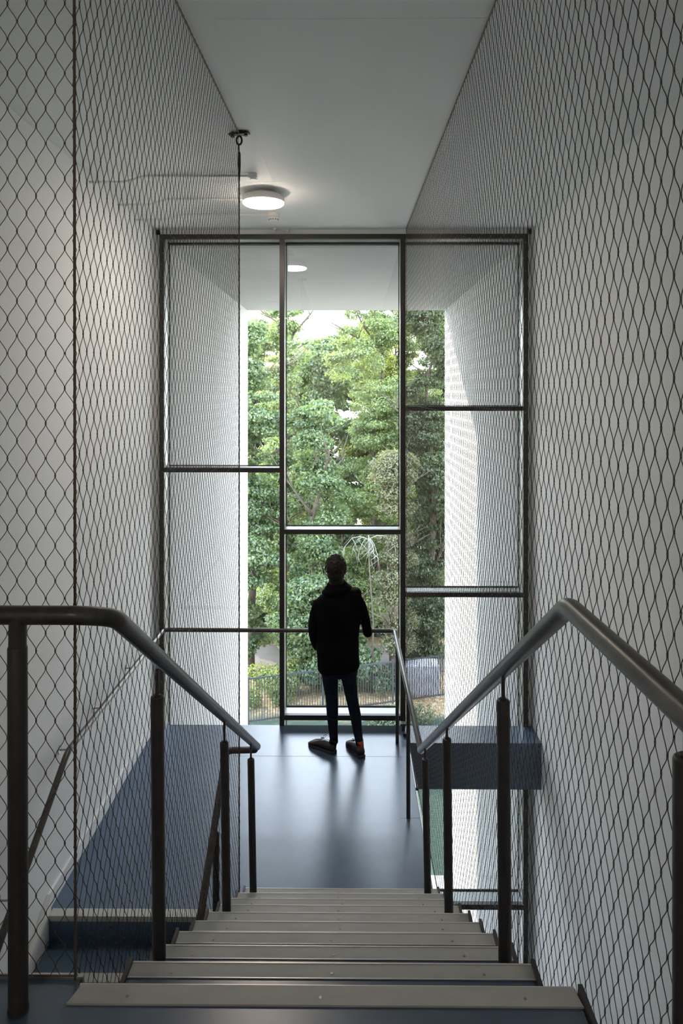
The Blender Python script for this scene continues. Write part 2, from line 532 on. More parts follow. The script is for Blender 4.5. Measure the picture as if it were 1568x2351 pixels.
for c, (x0, x1) in enumerate(cols):
    tl = trans[c] + [(-1.765, -1.715)] * (c < 2)
    for z0, z1 in tl:
        o = MB().box(x0, x1, YG + 0.001, YG + 0.05, z0, z1).build('transom', M['frame'], win, bevel=0.002)
        MB().box(x0, x1, YG + 0.05, YD - 0.01, z0 + 0.004, z1 - 0.002).build('sill_profile', M['reveal'], o)
    zs = sorted([ZB] + [z for t in tl for z in t] + [ZT - 0.047])
    for k in range(0, len(zs), 2):
        z0, z1 = zs[k], zs[k + 1]
        if z1 - z0 < 0.05: continue
        g = MB().box(x0 - 0.01, x1 + 0.01, YD, YD + 0.014, z0 - 0.005, z1 + 0.005).build('glass_pane', M['glass'], win)
        q = MB()
        t = 0.007
        q.box(x0, x0 + t, YD - 0.02, YD - 0.001, z0, z1); q.box(x1 - t, x1, YD - 0.02, YD - 0.001, z0, z1)
        q.box(x0, x1, YD - 0.02, YD - 0.001, z1 - t, z1); q.box(x0, x1, YD - 0.02, YD - 0.001, z0, z0 + t)
        q.build('gasket', M['gasket'], g)
rebase(win)
for o in list(win.children):
    pass
# slab closure behind the landing, between frame and glass (light strip under the lowest transom stays glass)

# ------------------------------------------------------------------ outside: white covered recess
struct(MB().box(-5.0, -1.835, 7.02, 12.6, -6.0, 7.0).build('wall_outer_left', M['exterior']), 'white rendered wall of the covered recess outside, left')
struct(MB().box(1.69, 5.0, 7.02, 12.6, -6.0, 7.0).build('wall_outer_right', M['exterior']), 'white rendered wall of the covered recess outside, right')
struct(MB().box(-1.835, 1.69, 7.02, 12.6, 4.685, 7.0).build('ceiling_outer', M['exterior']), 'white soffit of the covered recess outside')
struct(MB().box(-5.0, 5.0, 7.0, 7.019, -6.0, ZB - 0.0).build('wall_outer_base', M['exterior']))
struct(MB().box(-5, 5, BACK - 0.3, 7.0, 5.10, 5.4).build('ceiling_roof', M['exterior']))
struct(MB().box(-1.835, 1.69, 7.02, 12.6, ZB - 0.2, ZB).build('floor_paving', M['paving']), 'pale paving outside the foot of the window')
gm = MB()
gp = [(12.6, ZB - 0.01), (60, ZB - 0.01), (60, -6.2), (12.6, -6.2)]
gm.prism_x(gp, -30, 30)
struct(gm.build('ground', M['ground']), 'sloping grass with fallen leaves beyond the fence')
pt = MB().box(-30, 30, 21.8, 24.0, ZB - 0.1, ZB + 0.01)
struct(pt.build('path', M['path']), 'pale path beyond the fence')


# ------------------------------------------------------------------ central staircase
st = empty('staircase', (0, 3.07, 0))
tag(st, 'central flight of blue steps with grey nosings going down to the landing', 'staircase')
def zline(Y): return ZU - RI / GO * (Y - Y0)      # nosing line
bd = MB()
poly = [(Y0 - 0.003, ZU - 0.005)]
for k in range(0, 10):
    zk = ZU - RI * k
    poly.append((Y0 + GO * k - 0.003, zk - 0.005))
    poly.append((Y0 + GO * k - 0.003, zk - RI - 0.005))
poly = poly[1:]
poly[-1] = (Y0 + GO * 9 - 0.003, -0.30)
poly += [(3.9, -0.18), (Y0 - 0.003, ZU - 0.38)]
bd.prism_x(poly, SL + 0.012, SR - 0.012)
bo = bd.build('stair_body', [M['lino'], M['slab_edge']], st)
for k in range(0, 10):
    z = ZU - RI * k
    ye = Y0 + GO * k
    xl, xr = (SL + 0.01, SR - 0.01) if k else (-0.695, 0.573)
    if k:
        tr = MB().box(xl, xr, ye - GO + 0.0, ye - 0.052, z - 0.005, z - 0.001).build('tread', M['lino'], st)
    else:
        tr = st
    n = MB()
    if k == 0:
        n.prism_z([(-0.706, ye - 0.056), (0.578, ye - 0.056), (0.570, ye), (-0.690, ye)], z - 0.003, z + 0.002)
        n.box(-0.695, 0.573, ye - 0.003, ye + 0.003, z - 0.045, z + 0.0015, 1)
        n.prism_z([(-0.707, ye - 0.059), (0.579, ye - 0.059), (0.578, ye - 0.056), (-0.706, ye - 0.056)], z - 0.002, z + 0.0032)
    else:
        n.box(xl, xr, ye - 0.052, ye, z - 0.004, z + 0.001)
        n.box(xl, xr, ye - 0.002, ye + 0.003, z - 0.045, z + 0.0025, 1)
        n.box(xl, xr, ye - 0.0555, ye - 0.052, z - 0.002, z + 0.0025, 1)
    no = n.build('nosing', [M['nosing'], M['lip']], st)
    for i in range(3):
        xs = xl + 0.14 + i * (xr - xl - 0.28) / 2 + random.uniform(-0.02, 0.02)
        MB().tube([(xs, ye - 0.036, z), (xs, ye - 0.036, z + 0.0022)], 0.0042, 12).build('screw', M['screw'], no)
# side plates: folded steel, standing slightly above each tread
for side, x0, x1 in ((-1, SL - 0.002, SL + 0.010), (1, SR - 0.010, SR + 0.002)):
    p = []
    for k in range(1, 10):
        z = ZU - RI * k
        p.append((Y0 + GO * (k - 1) + 0.004, z + 0.014))
        p.append((Y0 + GO * k + 0.006, z + 0.014))
    p.append((Y0 + GO * 9 + 0.006, -0.02))
    p += [(Y0 + GO * 9 + 0.006, -0.12), (4.25, -0.16), (Y0 + 0.004, ZU - 0.36)]
    MB().prism_x(p, x0, x1).build('stringer', M['post'], st)
rebase(st)

# ------------------------------------------------------------------ lower left flight
s2 = empty('staircase', (-1.3, 4.3, -0.17))
tag(s2, 'lower flight at left dropping from the landing back under the upper floor', 'staircase')
YLF = 4.326
pol = []
for k in range(0, 10):
    z = -RI * k
    y = YLF - GO * k
    if k: pol.append((y + GO, z - 0.006))
    if k: pol.append((y + 0.003, z - 0.006))
pol = [(YLF - 0.003, -0.20)] + [q for q in pol[0:]]
pol[1] = (YLF - 0.003, -RI - 0.006)
yl, zl = pol[-1]
pol += [(yl, zl - 0.2), (YLF - 0.02, -0.425)]
MB().prism_x(pol, XL + 0.032, -0.735).build('stair_body', M['slab_edge'], s2)
for k in range(0, 9):
    z = -RI * k
    y = YLF - GO * k
    if k:
        tr = MB().box(XL + 0.032, -0.735, y + 0.054, y + GO - 0.002, z - 0.006, z - 0.001).build('tread', M['lino'], s2)
    else:
        tr = s2
    n = MB().box(XL + 0.032, -0.73, y - 0.006, y + 0.054, z - 0.004, z + 0.002)
    n.box(XL + 0.032, -0.73, y - 0.012, y - 0.004, z - 0.03, z + 0.002)
    n.build('nosing', M['nosing'], s2)
    if k < 9:
        MB().box(XL + 0.032, -0.735, y - 0.003, y + 0.001, z - RI, z - 0.03).build('riser', M['lino'], s2)
MB().prism_x([(YLF, 0.0), (YLF, -0.42), (1.9, -0.42 - 0.607 * 2.42), (1.9, 0.02 - 0.607 * 2.42)], -0.735, -0.722).build('stringer', M['post'], s2)
rebase(s2)

# ------------------------------------------------------------------ handrails
def railz(Y):
    return 2.374 - 0.607 * (Y - 2.2)

def post(parent, p_top, p_bot, r=0.0208, cap=True, rod_to=None, sleeve=None):
    b, t = Vector(p_bot), Vector(p_top)
    m = MB()
    d = (t - b).normalized()
    m.tube([b, b + (t - b) * 0.5, t - d * 0.006, t - d * 0.002, t], [r, r, r, r * 0.93, r * 0.8], 20)
    o = m.build('post', M['post'], parent, smooth=True, auto=40)
    if rod_to is not None:
        q = MB()
        q.tube([t - d * 0.005, Vector(rod_to)], 0.0062, 10)
        q.tube([t - d * 0.004, t + d * 0.004], 0.011, 12)
        q.build('bracket', M['rail'], o, smooth=True, auto=40)
    if sleeve:
        MB().tube([t - d * 0.01, Vector(sleeve)], r * 0.9, 20).build('sleeve', M['post'], o, smooth=True, auto=40)
    return o

# -- left handrail: level run on the upper floor, down the central flight, back around to the lower flight
hl = empty('handrail', (-0.817, 1.73, ZU))
tag(hl, 'left dark tube handrail, level along the upper floor then down the central flight', 'handrail')
XH = -0.603
zl0 = at(100, 1414, 1.73).z
a0 = Vector((XL + 0.002, 1.735, zl0)); a1 = Vector((XH - 0.01, 1.735, zl0)); a2 = Vector((XH, 1.86, zl0 - 0.05))
end = Vector((XH + 0.012, 4.46, at(590, 1714, 4.46).z))
pp = [a0, Vector((-0.66, 1.735, zl0)), Vector((XH, 1.80, railz(1.80) + 0.03)), end]
pts = fillet(pp, [0.09, 0.06], 10)
MB().tube(pts, 0.0232, 24, round_ends=True).build('rail', M['rail'], hl, smooth=True)
ret = [Vector((XH, 4.44, end.z - 0.01)), Vector((-0.785, 4.44, end.z - 0.015)), Vector((-0.775, 4.30, end.z - 0.05)), Vector((-0.775, 2.0, end.z - 0.05 - 0.63 * 2.3))]
MB().tube(fillet(ret, [0.05, 0.05], 8), 0.0205, 20, round_ends=True).build('return_rail', M['rail'], hl, smooth=True)
for (u, v, ub, Y, k) in ((361, 1597, 366, 2.2, 2), (515, 1703, 521, 3.30, 6), (576, 1742, 582, 4.14, 9)):
    t = at(u, v, Y); b = at(ub, 2000, Y); b.z = ZU - RI * k
    rz = at(u, 0, Y); rz.z = railz(Y) - 0.018; rz.x = XH
    post(hl, t, b, 0.0208, rod_to=(t.x, Y, rz.z + 0.0))
t = at(40, 1482, 1.73); b = at(42, 2322, 1.73); b.z = ZU
post(hl, t, b, 0.0235, sleeve=(t.x, 1.733, zl0))
MB().tube([(b.x, 1.73, ZU), (b.x, 1.73, ZU + 0.006)], 0.0255, 20).build('foot_ring', M['post'], hl, smooth=True, auto=40)
# posts of the lower flight
pz = end.z - 0.05 - 0.63 * (4.30 - 4.06)
post(hl, (-0.775, 4.06, pz - 0.09), (-0.775, 4.06, -RI), 0.0195, rod_to=(-0.775, 4.06, pz - 0.015))
rebase(hl)

# -- right handrail: level, down the central flight, round the landing, window, left wall
hr = empty('handrail', (0.47, 3.3, 0.5))
tag(hr, 'long dark tube handrail at right of the stairs, running on around landing and window', 'handrail')
ZR = 0.965
apex = at(1305, 1392, 1.585)
low = at(966, 1722, 4.42)
nearp = at(1568, 1621, 1.065)
dirn = (nearp - apex).normalized()
p_near = apex + dirn * 2.6; p_near.z = apex.z + 0.0
corner = at(906, 1446, 6.66); corner.z = ZR
main = [p_near, apex, low]
MB().tube(fillet(main, [0.035], 8), 0.0232, 24, round_ends=True).build('rail', M['rail'], hr, smooth=True)
lc = Vector((XL + 0.115, 6.66, ZR + 0.005)); lw0 = Vector((XL + 0.115, 4.40, ZR + 0.005)); lw1 = Vector((XL + 0.115, 1.9, ZR - 0.615 * 2.5))
path2 = [low + Vector((0.0, -0.02, -0.003)), low + Vector((0.0, 0.03, 0.0)), corner, lc, lw0, lw1]
path2[0] = low
path2 = [low, corner, lc, lw0, lw1]
MB().tube(fillet(path2, [0.05, 0.06, 0.06], 8), 0.0195, 20, round_ends=True).build('landing_rail', M['rail'], hr, smooth=True)
for (u, v, ub, Y, k) in ((1155, 1606, 1160, 2.2, 2), (1026, 1695, 1031, 3.30, 6), (976, 1742, 983, 4.14, 9)):
    t = at(u, v, Y); b = at(ub, 2000, Y); b.z = ZU - RI * k
    s_ = (Y - apex.y) / (low.y - apex.y)
    rp = apex + (low - apex) * s_
    post(hr, t, b, 0.0208, rod_to=(t.x, Y, rp.z - 0.018))
t = at(1578, 1738, 1.05); b = Vector((t.x, 1.05, ZU))
post(hr, t, b, 0.0208, rod_to=(t.x, 1.05, apex.z - 0.018))
for (u, v, vb, Y) in ((911.5, 1487, 1706, 6.466), (937, 1606, 1878, 5.334)):
    t = at(u, v, Y); b = at(u + 0.5, vb, Y); b.z = 0
    s_ = (Y - low.y) / (corner.y - low.y)
    rp = low + (corner - low) * s_
    o = post(hr, (t.x, Y, rp.z - 0.045), b, 0.0155)
    MB().tube([(t.x, Y, rp.z - 0.05), (rp.x, Y, rp.z - 0.012)], 0.0062, 8).build('bracket', M['steel'], o, smooth=True)
# wall brackets of the rail on the left wall
for Y in (5.9, 5.15, 4.55, 3.75, 3.0):
    z = ZR if Y > 4.4 else ZR - 0.615 * (4.4 - Y)
    q = MB()
    q.tube(fillet([(XL, Y, z - 0.06), (XL + 0.07, Y, z - 0.06), (XL + 0.115, Y, z - 0.015)], 0.03, 5), 0.006, 10)
    q.tube([(XL, Y, z - 0.06), (XL + 0.006, Y, z - 0.06)], 0.026, 18)
    q.build('wall_bracket', M['steel'], hr, smooth=True, auto=40)
rebase(hr)


# ------------------------------------------------------------------ wire-rope nets
CW, CH = 0.025, 0.0455      # half width and half height of a mesh
def net_mesh(name, parent, P0, P1, zbot, ztop, r=0.00085, phase=0.0, seg=5, sides=3, CW=0.025, CH=0.0455):
    """Diamond wire mesh in the vertical plane from P0 to P1; zbot(s) lower edge, ztop(s) upper edge."""
    P0 = np.array(P0[:2], float); P1 = np.array(P1[:2], float)
    L = np.linalg.norm(P1 - P0); D = (P1 - P0) / L
    N = np.array([-D[1], D[0]])
    nw = int(L / CW)
    cw = L / nw
    VV = []; QQ = []; base = 0
    fz = []
    for i in range(nw):
        sa, sb = i * cw, (i + 1) * cw
        sm_ = 0.5 * (sa + sb)
        z0, z1 = zbot(sm_), ztop(sm_)
        k0 = math.floor((z0 - phase) / CH); k1 = math.ceil((z1 - phase) / CH)
        nseg = seg
        t = np.linspace(k0, k1, (k1 - k0) * nseg + 1)
        zz = phase + t * CH
        fr = t - np.floor(t)
        kk = np.floor(t).astype(int)
        ss = fr * fr * (3 - 2 * fr) * 0.75 + fr * 0.25
        par = (kk + i) % 2
        # at k with (k+i) even this wire is at column i, else at column i+1
        x = np.where(par == 0, sa + ss * cw, sb - ss * cw)
        x = np.clip(x, sa + r * 1.05, sb - r * 1.05)
        jit = 0.0007 * np.sin(t * 1.7 + i * 2.3)
        sel = (zz >= z0 - 1e-6) & (zz <= z1 + 1e-6)
        x, zz = x[sel], zz[sel]
        if len(x) < 2: continue
        x = x + jit[sel]
        tx = np.gradient(x); tz = np.gradient(zz); ln = np.hypot(tx, tz)
        px_, pz_ = -tz / ln, tx / ln          # in-plane perpendicular
        m = len(x)
        ring = []
        for a in range(sides):
            an = 2 * math.pi * a / sides + 0.5
            c, s = math.cos(an) * r, math.sin(an) * r
            X = x + px_ * c; Zv = zz + pz_ * c
            ring.append(np.stack([P0[0] + D[0] * X + N[0] * s, P0[1] + D[1] * X + N[1] * s, Zv], 1))
        R = np.stack(ring, 1)                  # m, sides, 3
        VV.append(R.reshape(-1, 3))
        a = np.arange(m - 1)[:, None] * sides
        b = np.arange(sides)[None, :]
        c = (b + 1) % sides
        q = np.stack([a + b, a + c, a + sides + c, a + sides + b], -1).reshape(-1, 4) + base
        QQ.append(q)
        base += m * sides
    nwire = sum(len(q) for q in QQ)
    # ferrules
    C = []
    for i in range(1, nw):
        s_ = i * cw
        z0, z1 = zbot(s_), ztop(s_)
        for k in range(math.ceil((z0 - phase) / CH), math.floor((z1 - phase) / CH) + 1):
            # wires i-1 and i meet at column i when (k+i) is even
            if (k + i) % 2 == 0: C.append((s_, phase + k * CH))
    C = np.array(C)
    hw, hn, hz = r * 2.45, r * 1.7, r * 3.2
    octa = [(-hw * .55, -hn), (hw * .55, -hn), (hw, 0), (hw * .55, hn), (-hw * .55, hn), (-hw, 0)]
    fv = []
    for zz in (-hz, hz):
        for (dx, dn) in octa:
            fv.append(np.stack([P0[0] + D[0] * (C[:, 0] + dx) + N[0] * dn, P0[1] + D[1] * (C[:, 0] + dx) + N[1] * dn, C[:, 1] + zz], 1))
    FV = np.stack(fv, 1)
    fq = [[i, (i + 1) % 6, 6 + (i + 1) % 6, 6 + i] for i in range(6)] + [[0, 1, 2, 5], [5, 2, 3, 4], [6, 11, 8, 7], [11, 10, 9, 8]]
    fq = np.array(fq)
    QQ.append((np.arange(len(C))[:, None, None] * 12 + fq[None] + base).reshape(-1, 4))
    VV.append(FV.reshape(-1, 3))
    V = np.concatenate(VV); Q = np.concatenate(QQ)
    mi = np.zeros(len(Q), int); mi[nwire:] = 1
    return fast_mesh(name, V, Q, [M['wire'], M['ferrule']], parent, True, mi)


def rope(name, parent, p0, p1, r, pitch=0.03, step=0.0035, strands=6, lace=0.045, mat_='rope'):
    p0, p1 = Vector(p0), Vector(p1)
    d = p1 - p0; L = d.length; d.normalize()
    s = d.cross(Vector((0, 0, 1)) if abs(d.z) < 0.9 else Vector((0, 1, 0))).normalized(); w = d.cross(s)
    n = max(2, int(L / step)); k = strands * 4
    i = np.arange(n + 1); ph = 2 * math.pi * i * (L / n) / pitch
    a = 2 * math.pi * np.arange(k) / k
    rad = r * (0.86 + 0.16 * np.abs(np.cos(strands * a / 2)))
    ang = a[None, :] + ph[:, None] / strands * 1.0
    S, W, Dv, O = (np.array(q) for q in (s, w, d, p0))
    V = O + Dv * (i * L / n)[:, None, None] + S * (rad[None, :] * np.cos(ang))[..., None] + W * (rad[None, :] * np.sin(ang))[..., None]
    A = np.arange(n)[:, None] * k; B = np.arange(k)[None, :]; Cc = (B + 1) % k
    Q = np.stack([A + B, A + Cc, A + k + Cc, A + k + B], -1).reshape(-1, 4)
    VV = [V.reshape(-1, 3)]; QQ = [Q]; base = (n + 1) * k
    if lace:
        m = int(L / 0.006); t = np.arange(m + 1) * L / m
        an = 2 * math.pi * t / lace
        R = r * 1.18 * (1 + 0.35 * np.maximum(0, np.sin(an * 0.5)) ** 6)
        c = O + Dv * t[:, None] + S * (R * np.cos(an))[:, None] + W * (R * np.sin(an))[:, None]
        rr = 0.0009
        cs = []
        for q in range(4):
            b_ = math.pi / 2 * q
            cs.append(c + Dv * rr * math.sin(b_) + (S * np.cos(an)[:, None] + W * np.sin(an)[:, None]) * rr * math.cos(b_))
        cv = np.stack(cs, 1)
        A = np.arange(m)[:, None] * 4; B = np.arange(4)[None, :]; Cc = (B + 1) % 4
        QQ.append(np.stack([A + B, A + Cc, A + 4 + Cc, A + 4 + B], -1).reshape(-1, 4) + base)
        VV.append(cv.reshape(-1, 3))
    return fast_mesh(name, np.concatenate(VV), np.concatenate(QQ), [M[mat_]], parent, True)


NL0 = Vector((-0.714, 1.824, 0)); NL1 = Vector((-0.672, 4.255, 0))
ZTOP = ZCE - 0.012
# left side net along the central flight
nl = empty('wire_net', (NL0.x, NL0.y, ZU))
tag(nl, 'steel wire net hung along the left side of the central flight', 'net', 'stair safety nets')
nl['group'] = 'wire rope nets'
net_mesh('wire_mesh', nl, NL0, NL1, lambda s: ZU - 0.20 - 0.607 * max(0.0, s - 0.02) if s < 2.3 else 0.10, lambda s: ZTOP, r=0.00100, phase=0.013, seg=5)
rope('corner_cable', nl, (NL0.x, NL0.y, ZU - 0.2), (NL0.x - 0.004, NL0.y, ZCE), 0.0036)
rope('end_cable', nl, (NL1.x, NL1.y, 0.10), (NL1.x, NL1.y, ZCE - 0.30), 0.0040, lace=0.05)
rope('top_cable', nl, (NL0.x, NL0.y, ZTOP), (NL1.x, NL1.y, ZTOP), 0.0040, lace=0.05)
rope('bottom_cable', nl, (NL0.x, NL0.y, ZU - 0.20), (NL1.x, NL1.y, 0.10), 0.0030, lace=0.05)
rebase(nl)
# cable hardware at the top of the end cable
hw = empty('cable_bracket', (NL1.x, NL1.y, ZCE))
tag(hw, 'dark ceiling bracket with shackle and turnbuckle holding the net cable', 'bracket')
x, y = NL1.x, NL1.y
q = MB(); q.obox((x, y, ZCE - 0.012), (1, -0.25, 0), (0.25, 1, 0), (0, 0, 1), 0.066, 0.016, 0.006)
q.obox((x + 0.012, y + 0.01, ZCE - 0.005), (1, 0, 0), (0, 1, 0), (0, 0, 1), 0.02, 0.04, 0.005)
q.build('plate', M['hinge'], hw, bevel=0.002)
for sx in (-1, 1):
    MB().tube([(x + sx * 0.042, y - sx * 0.010, ZCE - 0.03), (x + sx * 0.042, y - sx * 0.010, ZCE)], 0.012, 6).build('bolt', M['hinge'], hw)
sh = [(x + 0.016 * math.cos(a), y, ZCE - 0.052 + 0.026 * math.sin(a)) for a in np.linspace(0, 2 * math.pi, 22)]
MB().tube(sh, 0.006, 10).build('shackle', M['hinge'], hw, smooth=True)
MB().tube([(x - 0.002, y, ZCE - 0.075), (x - 0.002, y, ZCE - 0.125)], 0.0045, 10).tube([(x - 0.002, y, ZCE - 0.122), (x, y, ZCE - 0.13), (x, y, ZCE - 0.20), (x, y, ZCE - 0.25), (x, y, ZCE - 0.30)], [0.0065, 0.0085, 0.0095, 0.0070, 0.0045], 14).build('turnbuckle', M['hinge'], hw, smooth=True, auto=50)
rebase(hw)

# front net at far left, facing the camera
nf = empty('wire_net', (-1.2, NL0.y, ZU))
tag(nf, 'steel wire net facing the camera at far left behind the level handrail', 'net', 'wire rope nets')
net_mesh('wire_mesh', nf, (NL0.x - 0.003, NL0.y), (XL + 0.02, NL0.y + 0.004), lambda s: ZU + 0.008, lambda s: ZTOP, r=0.00100, phase=0.004, seg=8, sides=5)
rope('top_cable', nf, (NL0.x, NL0.y, ZTOP), (XL, NL0.y, ZTOP), 0.0036)
rope('bottom_cable', nf, (NL0.x, NL0.y, ZU + 0.008), (XL, NL0.y, ZU + 0.008), 0.0022, lace=0)
rebase(nf)

# right net from the window past the camera
nr = empty('wire_net', (0.56, 3.5, 0.6))
tag(nr, 'long steel wire net at right from the window past the upper floor', 'net', 'wire rope nets')
RA = Vector((0.536, 6.72, 0)); RB = Vector((0.612, 0.15, 0))
def rb(s):
    Y = RA.y + (RB.y - RA.y) * s / (RA - RB).length
    if Y > 4.45: return 0.0
    if Y < 1.80: return ZU - 0.03 if Y < 1.75 else ZU - 0.25
    return max(-0.10, ZU - 0.25 - 0.607 * (Y - 1.80))
net_mesh('wire_mesh', nr, RA, RB, rb, lambda s: ZTOP, r=0.00102, phase=0.021, seg=5, CW=0.0262, CH=0.0475)
rope('top_cable', nr, (RA.x, RA.y, ZTOP), (RB.x, RB.y, ZTOP), 0.0040, lace=0.05)
rope('end_cable', nr, (RA.x, RA.y, 0.02), (RA.x, RA.y, ZTOP), 0.0030, lace=0.05)
rope('bottom_cable', nr, (RA.x, RA.y, 0.006), (0.566, 4.42, 0.006), 0.0030, lace=0.05)
rope('bottom_cable', nr, (0.566, 4.42, -0.10), (0.597, 1.80, ZU - 0.25), 0.0030, lace=0.05)
rope('bottom_cable', nr, (0.597, 1.80, ZU - 0.03), (RB.x, RB.y, ZU - 0.03), 0.0030, lace=0.05)
for Y in (5.0, 5.7, 6.45):
    xx = 0.536 + (6.72 - Y) * 0.0125
    MB().tube([(xx - 0.02, Y, 0.012), (xx + 0.004, Y, 0.012)], 0.011, 12).build('anchor', M['hinge'], nr)
rebase(nr)
an = MB().tube([(0.50, 6.64, 0.03), (0.50, 6.64, 0.085)], 0.014, 12).tube([(0.515, 6.60, 0.0), (0.515, 6.60, 0.03)], 0.02, 12)
an.box(0.47, 0.56, 6.60, 6.66, 0.10, 0.112)
tag(an.build('cable_anchor', M['hinge'], smooth=True, auto=40), 'small dark cable anchor on the landing at the foot of the right mullion', 'anchor')

# ------------------------------------------------------------------ ceiling fittings
def lamp(x, y, label):
    l = empty('ceiling_lamp', (x, y, ZCE))
    tag(l, label, 'ceiling lamp', None)
    R = 0.164
    prof = [(0.09, 0.0), (0.10, -0.022), (R - 0.012, -0.026), (R, -0.036), (R + 0.001, -0.078), (R - 0.004, -0.084)]
    rings = [[(x + r_ * math.cos(2 * math.pi * i / 64), y + r_ * math.sin(2 * math.pi * i / 64), ZCE + z_) for i in range(64)] for r_, z_ in prof]
    MB().rings(rings).build('housing', M['lamp_body'], l, smooth=True, auto=35)
    prof = [(R - 0.006, -0.080), (R - 0.003, -0.088), (R - 0.014, -0.097), (0.06, -0.101), (0.001, -0.102)]
    rings = [[(x + r_ * math.cos(2 * math.pi * i / 64), y + r_ * math.sin(2 * math.pi * i / 64), ZCE + z_) for i in range(64)] for r_, z_ in prof]
    MB().rings(rings).build('diffuser', M['diffuser'], l, smooth=True)
    rebase(l)
    return l
lamp(-0.685, 5.55, 'round white ceiling lamp, glowing, above the landing')
lamp(-0.9, -2.4, 'round white ceiling lamp, glowing, over the upper floor')


def conduit(pts, label):
    pts = fillet(pts, 0.09, 6)
    m = MB(); m.tube(pts, 0.009, 10)
    o = m.build('conduit', M['conduit'], smooth=True)
    tag(o, label, 'conduit', 'ceiling conduits')
    return o
for Y, x1, lab in ((5.08, -0.72, 'pale surface conduit on the ceiling, nearest of three, ending in a junction box'),
                   (5.70, -0.80, 'pale surface conduit on the ceiling feeding the round lamp'),
                   (6.20, -0.72, 'pale surface conduit on the ceiling, nearest the window, ending at the detector')):
    conduit([(XL, Y, ZCE - 0.055), (-1.62, Y, ZCE - 0.055), (-1.50, Y, ZCE - 0.012), (x1, Y, ZCE - 0.012)], lab)
jb = empty('junction_box', (-0.70, 5.08, ZCE))
tag(jb, 'small grey junction box on the ceiling at the end of the nearest conduit', 'junction box')
MB().box(-0.735, -0.672, 5.05, 5.11, ZCE - 0.034, ZCE).build('box_body', M['conduit'], jb, bevel=0.005)
MB().tube([(-0.70, 5.08, ZCE - 0.042), (-0.70, 5.08, ZCE - 0.03)], 0.024, 24).build('round_cover', M['conduit'], jb, smooth=True, auto=40)
rebase(jb)
sd = empty('smoke_detector', (-0.675, 6.20, ZCE))
tag(sd, 'small white smoke detector on the ceiling close to the window', 'smoke detector')
def lathe(prof, x, y, z, n=40):
    return [[(x + r_ * math.cos(2 * math.pi * i / n), y + r_ * math.sin(2 * math.pi * i / n), z + z_) for i in range(n)] for r_, z_ in prof]
MB().rings(lathe([(0.05, 0), (0.05, -0.03), (0.045, -0.034)], -0.675, 6.20, ZCE)).build('base', M['lamp_body'], sd, smooth=True, auto=40)
MB().rings(lathe([(0.043, -0.034), (0.044, -0.052), (0.036, -0.066), (0.012, -0.074), (0.001, -0.075)], -0.675, 6.20, ZCE)).build('sensor_head', M['lamp_body'], sd, smooth=True)
q = MB()
for i in range(12):
    a = 2 * math.pi * i / 12
    q.obox((-0.675 + 0.0405 * math.cos(a), 6.20 + 0.0405 * math.sin(a), ZCE - 0.057), (math.cos(a), math.sin(a), 0), (-math.sin(a), math.cos(a), 0), (0, 0, 1), 0.003, 0.004, 0.004)
q.build('vents', M['gasket'], sd)
rebase(sd)
for i, (u, lab) in enumerate(((631, 'small white clip under the ceiling left of the mullion head'), (661, 'small white clip under the ceiling right of the mullion head'))):
    xx = X_(u)
    q = MB().box(xx - 0.012, xx + 0.012, YG - 0.03, YG + 0.03, ZCE - 0.012, ZCE).tube([(xx, YG, ZCE - 0.03), (xx, YG, ZCE)], 0.008, 12)
    tag(q.build('cable_clip', M['conduit']), lab, 'clip', 'ceiling clips')

# ------------------------------------------------------------------ garden
def leaves(name, parent, clumps, m, size=0.09, dens=1.0, droop=0.3):
    """clumps: list of (center, radii, n). Leaves as folded quads scattered through each clump's shell."""
    Cs = []; Ns = []
    for c, rad, n in clumps:
        n = int(n * dens)
        d = rng.normal(size=(n, 3)); d /= np.linalg.norm(d, axis=1)[:, None]
        rr = rng.uniform(0.35, 1.0, n) ** 0.5
        # small twig clusters
        p = d * rr[:, None] * np.array(rad)
        Cs.append(np.array(c) + p + rng.normal(scale=0.03, size=(n, 3)))
        nn = d * 0.5 + rng.normal(scale=0.55, size=(n, 3)) + np.array([0, 0, 0.6])
        Ns.append(nn / np.linalg.norm(nn, axis=1)[:, None])
    C = np.concatenate(Cs); N = np.concatenate(Ns)
    n = len(C)
    t = np.cross(N, rng.normal(size=(n, 3))); t /= np.linalg.norm(t, axis=1)[:, None]
    t[:, 2] -= droop; t /= np.linalg.norm(t, axis=1)[:, None]
    b = np.cross(N, t)
    b /= np.linalg.norm(b, axis=1)[:, None]
    s = size * rng.uniform(0.6, 1.3, n)[:, None]
    up = np.cross(t, b)
    V = np.stack([C - t * s * 0.5, C + b * s * 0.42 + up * s * 0.12, C + t * s * 0.6, C - b * s * 0.42 + up * s * 0.12], 1).reshape(-1, 3)
    Q = np.arange(n * 4).reshape(-1, 4)
    return fast_mesh(name, V, Q, [m], parent, False)


def branchy(root, mb, p, d, L, r, depth, mat_i=0):
    pts = [p]; q = Vector(p); dd = Vector(d).normalized()
    for i in range(4):
        dd = (dd + Vector((random.uniform(-.18, .18), random.uniform(-.18, .18), random.uniform(-.05, .12)))).normalized()
        q = q + dd * L / 4
        pts.append(Vector(q))
    mb.tube(pts, [r, r * .85, r * .7, r * .55, r * .4], 6)
    if depth > 0:
        for i in range(3):
            k = random.choice((2, 3, 4))
            nd = (dd + Vector((random.uniform(-1, 1), random.uniform(-.8, .8), random.uniform(-.1, .7)))).normalized()
            branchy(root, mb, pts[k], nd, L * 0.62, r * 0.45, depth - 1)


